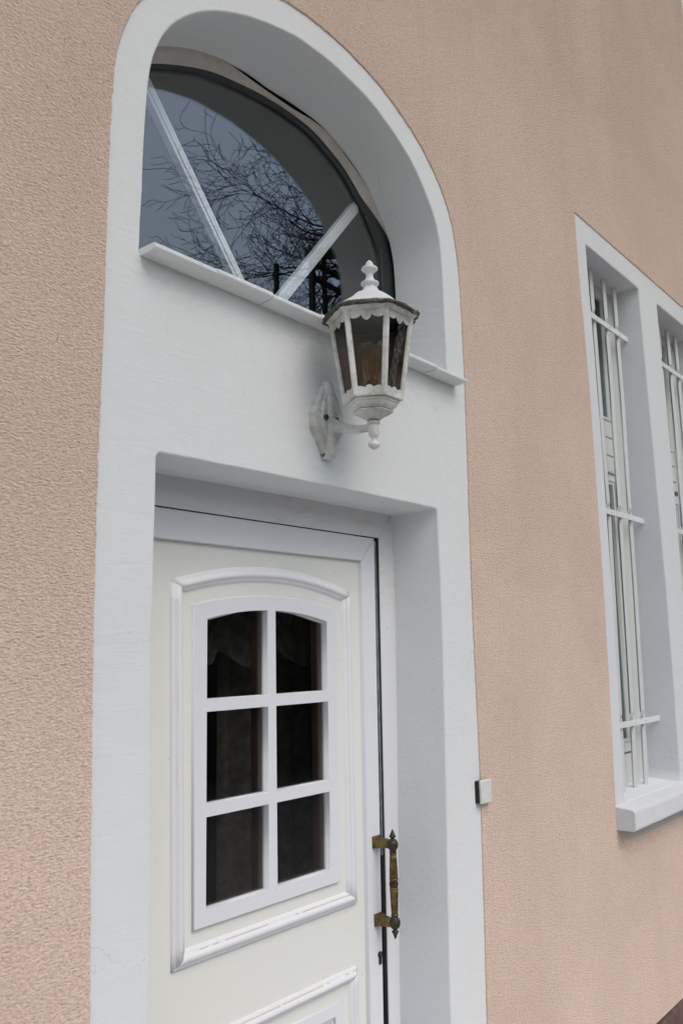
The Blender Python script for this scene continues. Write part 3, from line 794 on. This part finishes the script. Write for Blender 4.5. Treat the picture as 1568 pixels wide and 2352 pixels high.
def scallop(k, top):
    """thin lobed plate on hexagon side k, hanging from the top or standing on the rail"""
    a0 = HA+k*math.pi/3; a1 = a0+math.pi/3
    d0 = Vector((math.cos(a0), math.sin(a0))); d1 = Vector((math.cos(a1), math.sin(a1)))
    n = 48; V = []; F = []
    for i in range(n+1):
        t = .06+.88*i/n
        if t < .37: s = (t-.02)/.35; dep = .45+.55*math.sin(math.pi*min(1, max(0, s)))**.6*.62
        elif t < .63: s = (t-.37)/.26; dep = .45+.55*abs(math.sin(math.pi*s))**.6
        else: s = (t-.63)/.35; dep = .45+.55*math.sin(math.pi*min(1, max(0, s)))**.6*.62
        if top: za, zb = ZT+.001, ZT-.0265*dep
        else: za, zb = ZB1-.006, ZB1-.007+.013*dep
        for z, out in ((za, .0), (zb, .0), (zb, -.0025), (za, -.0025)):
            r = Rz(z)+out-.0006; p = d0+(d1-d0)*t; V.append((AX+p.x*r, AY+p.y*r, z))
    for i in range(n):
        for q in range(4): l = (q+1) % 4; F.append((i*4+q, i*4+l, (i+1)*4+l, (i+1)*4+q))
    F += [(0, 1, 2, 3), (n*4+3, n*4+2, n*4+1, n*4)]
    return mk('scalloped_trim', V, F, M['lantern'], lan)
for k in range(6):
    scallop(k, True); scallop(k, False)
    a = HA+k*math.pi/3; am = a-math.pi/3; ap = a+math.pi/3
    C_ = Vector((math.cos(a), math.sin(a))); A_ = Vector((math.cos(am), math.sin(am))); B_ = Vector((math.cos(ap), math.sin(ap)))
    V, F = [], []
    for z in (ZB0-.001, ZT+.002):
        r = Rz(z); wv = .0088/r
        ring = [C_+(A_-C_)*wv, C_+(A_-C_)*wv*.35+C_*.02, C_*1.02, C_+(B_-C_)*wv*.35+C_*.02, C_+(B_-C_)*wv]
        ring2 = [(C_+(B_-C_)*wv)*(1-.006/r), C_*(1-.007/r), (C_+(A_-C_)*wv)*(1-.006/r)]
        for p in ring+ring2: V.append((AX+p.x*r, AY+p.y*r, z))
    n = 8
    for q in range(n): l = (q+1) % n; F.append((q, l, n+l, n+q))
    F += [tuple(range(n)), tuple(range(2*n-1, n-1, -1))]
    mk('corner_post', V, F, M['lantern'], lan)
    # pane
    V = []
    for z in (ZB1-.010, ZT-.002):
        for dd in (.0045, .0060):
            r = Rz(z); P0 = C_*(1-dd/r)*r; P1 = B_*(1-dd/r)*r
            V += [(AX+P0.x, AY+P0.y, z), (AX+P1.x, AY+P1.y, z)]
    mk('pane', V, [(0, 1, 5, 4), (2, 6, 7, 3), (0, 2, 3, 1), (4, 5, 7, 6)], M['smoked'], lan)
# roof: flange, mossy rim, dome and finial
hexobj('upper_rail', [(.1045, 2.4355), (.1070, 2.4360), (.1090, 2.4400), (.1150, 2.4430), (.1165, 2.4460)], M['lantern'], nsub=4, rnd=.15, caps=False)
hexobj('rim', [(.1120, 2.4445), (.1200, 2.4430), (.1258, 2.4440), (.1270, 2.4468), (.1258, 2.4495), (.1215, 2.4525), (.1140, 2.4565), (.1060, 2.4600)], M['rim'], nsub=16, rnd=.45, smooth=True, caps=False, jit=.0045)
hexobj('roof', [(.1180, 2.4535), (.1020, 2.4640), (.0820, 2.4770), (.0640, 2.4900), (.0560, 2.4975), (.0500, 2.5025), (.0400, 2.5075), (.0290, 2.5130), (.0225, 2.5190), (.0190, 2.5260), (.0175, 2.5300)], M['iron'], nsub=6, rnd=.28, smooth=True)
V, F = lathe(AX, AY, [(.0165, 2.528), (.0175, 2.5325), (.0205, 2.534), (.0232, 2.5375), (.0228, 2.541), (.0195, 2.543), (.0150, 2.5455), (.0110, 2.551), (.0088, 2.558), (.0090, 2.563), (.0115, 2.569), (.0175, 2.573), (.0208, 2.5765), (.0208, 2.5795), (.0175, 2.5830), (.0105, 2.584), (.0098, 2.586), (.0102, 2.589), (.0085, 2.595), (.0045, 2.599), (.0025, 2.6010), (.0010, 2.6025)], 32)
mk('finial', V, F, M['iron'], lan, True)
# bulb with filaments and socket
bz = 2.315
V, F = lathe(AX, AY, [(.0135, 2.282), (.0140, 2.290), (.0160, 2.300), (.0225, 2.315), (.0280, 2.330), (.0300, 2.345), (.0285, 2.358), (.0230, 2.369), (.0140, 2.375), (.0010, 2.3765)], 28)
mk('bulb', V, F, M['bulb'], lan, True)
V, F = lathe(AX, AY, [(.020, 2.226), (.020, 2.262), (.0165, 2.266), (.0150, 2.283), (.0100, 2.284)], 24); mk('bulb_socket', V, F, M['socket'], lan, True)
fm = MB()
for k in range(4):
    a = math.pi/4+k*math.pi/2; fm.tube([(AX+.006*math.cos(a), AY+.006*math.sin(a), 2.302), (AX+.010*math.cos(a), AY+.010*math.sin(a), 2.352)], .0016, 6)
fm.tube([(AX, AY, 2.284), (AX, AY, 2.305)], .004, 8)
fm.build('filament', M['amber'], lan)

# ------------------------------------------------------------------ loose ivory switch cover
bell = empty('switch_cover', (2.375, 0, 1.20), 'small square ivory cover plate hanging loose at the edge of the white surround', 'switch cover')
def rrect(x0, z0, x1, z1, r, n=5):
    out = []
    for cx, cz, a0 in ((x1-r, z0+r, -90), (x1-r, z1-r, 0), (x0+r, z1-r, 90), (x0+r, z0+r, 180)):
        for k in range(n+1): a = R(a0+90*k/n); out.append((cx+r*math.cos(a), cz+r*math.sin(a)))
    return out
V, F, S = plate(rrect(2.329, 1.168, 2.390, 1.236, .006), [], -.022, -.012, bev=.003, segs=2, back=True)
mk('cover', V, F, M['ivory'], bell, S)
V, F, S = plate(rrect(2.326, 1.170, 2.386, 1.234, .004), [], -.0125, .0, bev=0)
mk('box', V, F, M['black'], bell, S)

# ------------------------------------------------------------------ across the road (seen mirrored in the panes)
def leafmass(name, x0, x1, y0, y1, z0, z1, n, mat, size, label, cat, kind=None, rag=.3):
    rnd = random.Random(5); V, F = [], []
    for i in range(n):
        x = rnd.uniform(x0, x1); face = rnd.random()
        y = y1+rnd.uniform(-.25, .1) if face < .55 else rnd.uniform(y0, y1)
        z = rnd.uniform(z0, z1) if face < .55 else z1+rnd.uniform(-.3, .15)
        z += rag*noise.noise(Vector((x*.8, y, 0)))*((z-z0)/(z1-z0))
        a, b = rnd.uniform(0, 6.28), rnd.uniform(-1, 1); u = Vector((math.cos(a), math.sin(a), b)).normalized()*size*rnd.uniform(.5, 1.3)
        v = u.cross(Vector((rnd.random(), rnd.random(), rnd.random()))).normalized()*size*.5
        c = Vector((x, y, z)); k = len(V); V += [tuple(c-u), tuple(c+v), tuple(c+u), tuple(c-v)]; F.append((k, k+1, k+2, k+3))
    Vb, Fb = box(x0, x1, y0, y1-.2, z0, z1-.25); k = len(V); V += Vb; F += [tuple(i+k for i in f) for f in Fb]
    o = mk(name, V, F, mat); return tag(o, label, cat)
leafmass('hedge', -8, 34, -8.6, -7.4, -.15, 3.4, 26000, mat_plain('hedge_leaves', (.09, .105, .07), .7, var=(.9, (.015, .022, .012))), .05, 'tall dark evergreen hedge across the road, dimly mirrored in the door panes', 'hedge')
bark = mat_plain('dark_bark', (.05, .042, .036), .9, bn=(60, .01), var=(9, (.035, .03, .027)))
def bare_tree(x, y, h, limbs, seed, label):
    rnd = random.Random(seed)
    root = empty('bare_tree', (x, y, -.13), label, 'tree')
    tr = MB(); tr.tube([(x+.15*math.sin(k*.7), y+.1*math.cos(k), -.13+h*k/8) for k in range(9)], [.17-.014*k for k in range(9)], 10); tr.build('trunk', bark, root)
    cr = MB()
    def branch(p, d, L, r, lvl):
        n = 7 if lvl < 2 else 5; pts = [p.copy()]; q = p.copy(); dd = d.copy()
        rads = [r]
        for i in range(n):
            dd = (dd+Vector((rnd.gauss(0, .16), rnd.gauss(0, .16), rnd.gauss(0, .12)+((.22 if i > n*.4 else -.12) if lvl else (.10 if i > n*.5 else -.07))))).normalized()
            q = q+dd*L/n; pts.append(q.copy()); rads.append(max(.0048, r*(1-.85*(i+1)/n)))
            if lvl < 3 and i >= (1 if lvl else 0):
                for _ in range(2 if lvl < 2 else 1):
                    if rnd.random() < (.8 if lvl < 1 else .52):
                        s = Vector((rnd.gauss(0, 1), rnd.gauss(0, 1), rnd.gauss(.15, .9))); s = (s-dd*s.dot(dd)).normalized()
                        nd = (dd*.75+s*rnd.uniform(.5, .9)).normalized()
                        branch(q, nd, L*rnd.uniform(.38, .58), rads[-1]*.62+.001, lvl+1)
        cr.tube(pts, rads, 5 if lvl < 2 else 3, caps=False)
    for (z, d, L, r) in limbs: branch(Vector((x, y, z)), Vector(d).normalized(), L, r, 0)
    cr.build('crown', bark, root)
    return root
limbs = []
rl = random.Random(3)
for k in range(9):
    a = R(46-9.5*k); limbs.append((8.75+.12*(10-k), (-math.cos(a), rl.uniform(-.3, .3), math.sin(a)), (2.0, 2.4, 2.8, 3.0, 3.0, 2.9, 2.7, 2.4, 2.1, 1.9, 1.6)[k], .032))
for k in range(5):
    limbs.append((8.0+k*.6, (rl.uniform(.3, 1), rl.uniform(-1, 1), rl.uniform(.2, .8)), 3.0, .05))
bare_tree(13.2, -8.3, 11.2, limbs, 11, 'leafless street tree behind the hedge, its branches mirrored in the arched window')
# trellised timber tower next to the tree
tw = empty('trellis_tower', (11.8, -8.0, -.13), 'tall dark timber trellis tower mirrored in the arched window beside the lantern', 'trellis tower')
tim = mat_plain('dark_timber', (.03, .032, .034), .8, bn=(50, .003))
for (x, y) in ((11.36, -8), (11.72, -8), (12.36, -8.0), (11.36, -8.9), (12.36, -8.9)):
    bbox('post', x-.038, x+.038, y-.038, y+.038, -.13, 9.0+(x-11.36)*.35, tim, tw)
mb = MB()
mb.add([(11.25, -8.07, 8.98), (12.5, -8.07, 9.45), (12.5, -8.07, 9.24), (11.25, -8.07, 8.80), (11.25, -7.93, 8.98), (12.5, -7.93, 9.45), (12.5, -7.93, 9.24), (11.25, -7.93, 8.80)], [(0, 1, 2, 3), (4, 5, 6, 7), (0, 1, 5, 4), (3, 2, 6, 7), (0, 3, 7, 4), (1, 2, 6, 5)])
mb.build('top_board', tim, tw)
bbox('rail', 11.36, 12.4, -8.05, -7.97, 8.72, 8.80, tim, tw); bbox('rail', 11.36, 12.4, -8.05, -7.97, 8.42, 8.50, tim, tw)
mb = MB()
for k in range(-8, 60):
    z = 3.0+k*.095
    for s in (1, -1):
        a, b = (Vector((11.74, -7.97+.01*s, z)), Vector((12.34, -7.97+.01*s, z+.6)))
        if s < 0: a.z, b.z = b.z, a.z
        if max(a.z, b.z) > 8.75 or min(a.z, b.z) < 2.9: continue
        mb.tube([a, b], .011, 4)
        a2 = a.copy(); b2 = b.copy(); a2.x = 11.40; b2.x = 11.70; b2.z = a2.z+(.3 if s > 0 else -.3)
        if k % 2 == 0: mb.tube([a2, b2], .012, 4)
o = mb.build('lattice', tim, tw); o['kind'] = 'stuff'
# added unseen wing, placed to dim the right of the facade and its panes
ng = empty('added_shade_wing', (12, -2, -.13), 'dark brown brick neighbour house standing forward of the facade, mirrored in the barred windows', 'house')
brick = mat_plain('dark_brick', (.085, .06, .05), .9, bn=(30, .01), var=(6, (.06, .045, .04)))
put = [rect(-2.6, .9, -1.4, 2.6), rect(-2.6, 4.0, -1.4, 5.7), rect(-2.6, 7.1, -1.4, 8.8)]
V, F, S = plate(rect(-3.0, -.15, .0, 12.0), put, 7.0, 7.2, bev=0)
mk('wall', [(y, x, z) for x, y, z in V], F, brick, ng)
bbox('side_wall', 7.0, 15.9, -2.999, -2.85, -.15, 12.0, brick, ng); bbox('side_wall', 15.7, 15.9, -2.84, -.02, -.15, 12.0, brick, ng); bbox('side_wall', 7.02, 15.9, -.22, -.03, -.15, 12.0, brick, ng)
V = [(6.6, -3.4, 12.0), (16.3, -3.4, 12.0), (16.3, .4, 12.0), (6.6, .4, 12.0), (11.4, -3.4, 14.6), (11.4, .4, 14.6)]
mk('roof', V, [(0, 1, 2, 3), (0, 3, 5, 4), (1, 4, 5, 2), (0, 4, 1), (3, 2, 5)], mat_plain('slate', (.05, .05, .055), .7), ng)
for (z0, z1) in ((.9, 2.6), (4.0, 5.7), (7.1, 8.8)):
    V, F, S = plate(rect(-2.6, z0, -1.4, z1), [rect(-2.52, z0+.08, -2.04, z1-.08), rect(-1.96, z0+.08, -1.48, z1-.08)], 7.12, 7.18, bev=0)
    wn = mk('window', [(y, x, z) for x, y, z in V], F, M['frame'], ng)
    V, F = box(7.14, 7.145, -2.55, -1.45, z0+.05, z1-.05); mk('pane', V, F, M['sidepane'], wn)
    V, F = box(7.25, 8.0, -2.7, -1.3, z0-.1, z1+.1); mk('dark_reveal', V, [f for f in F if f != (0, 1, 3, 2)], M['room'], wn)
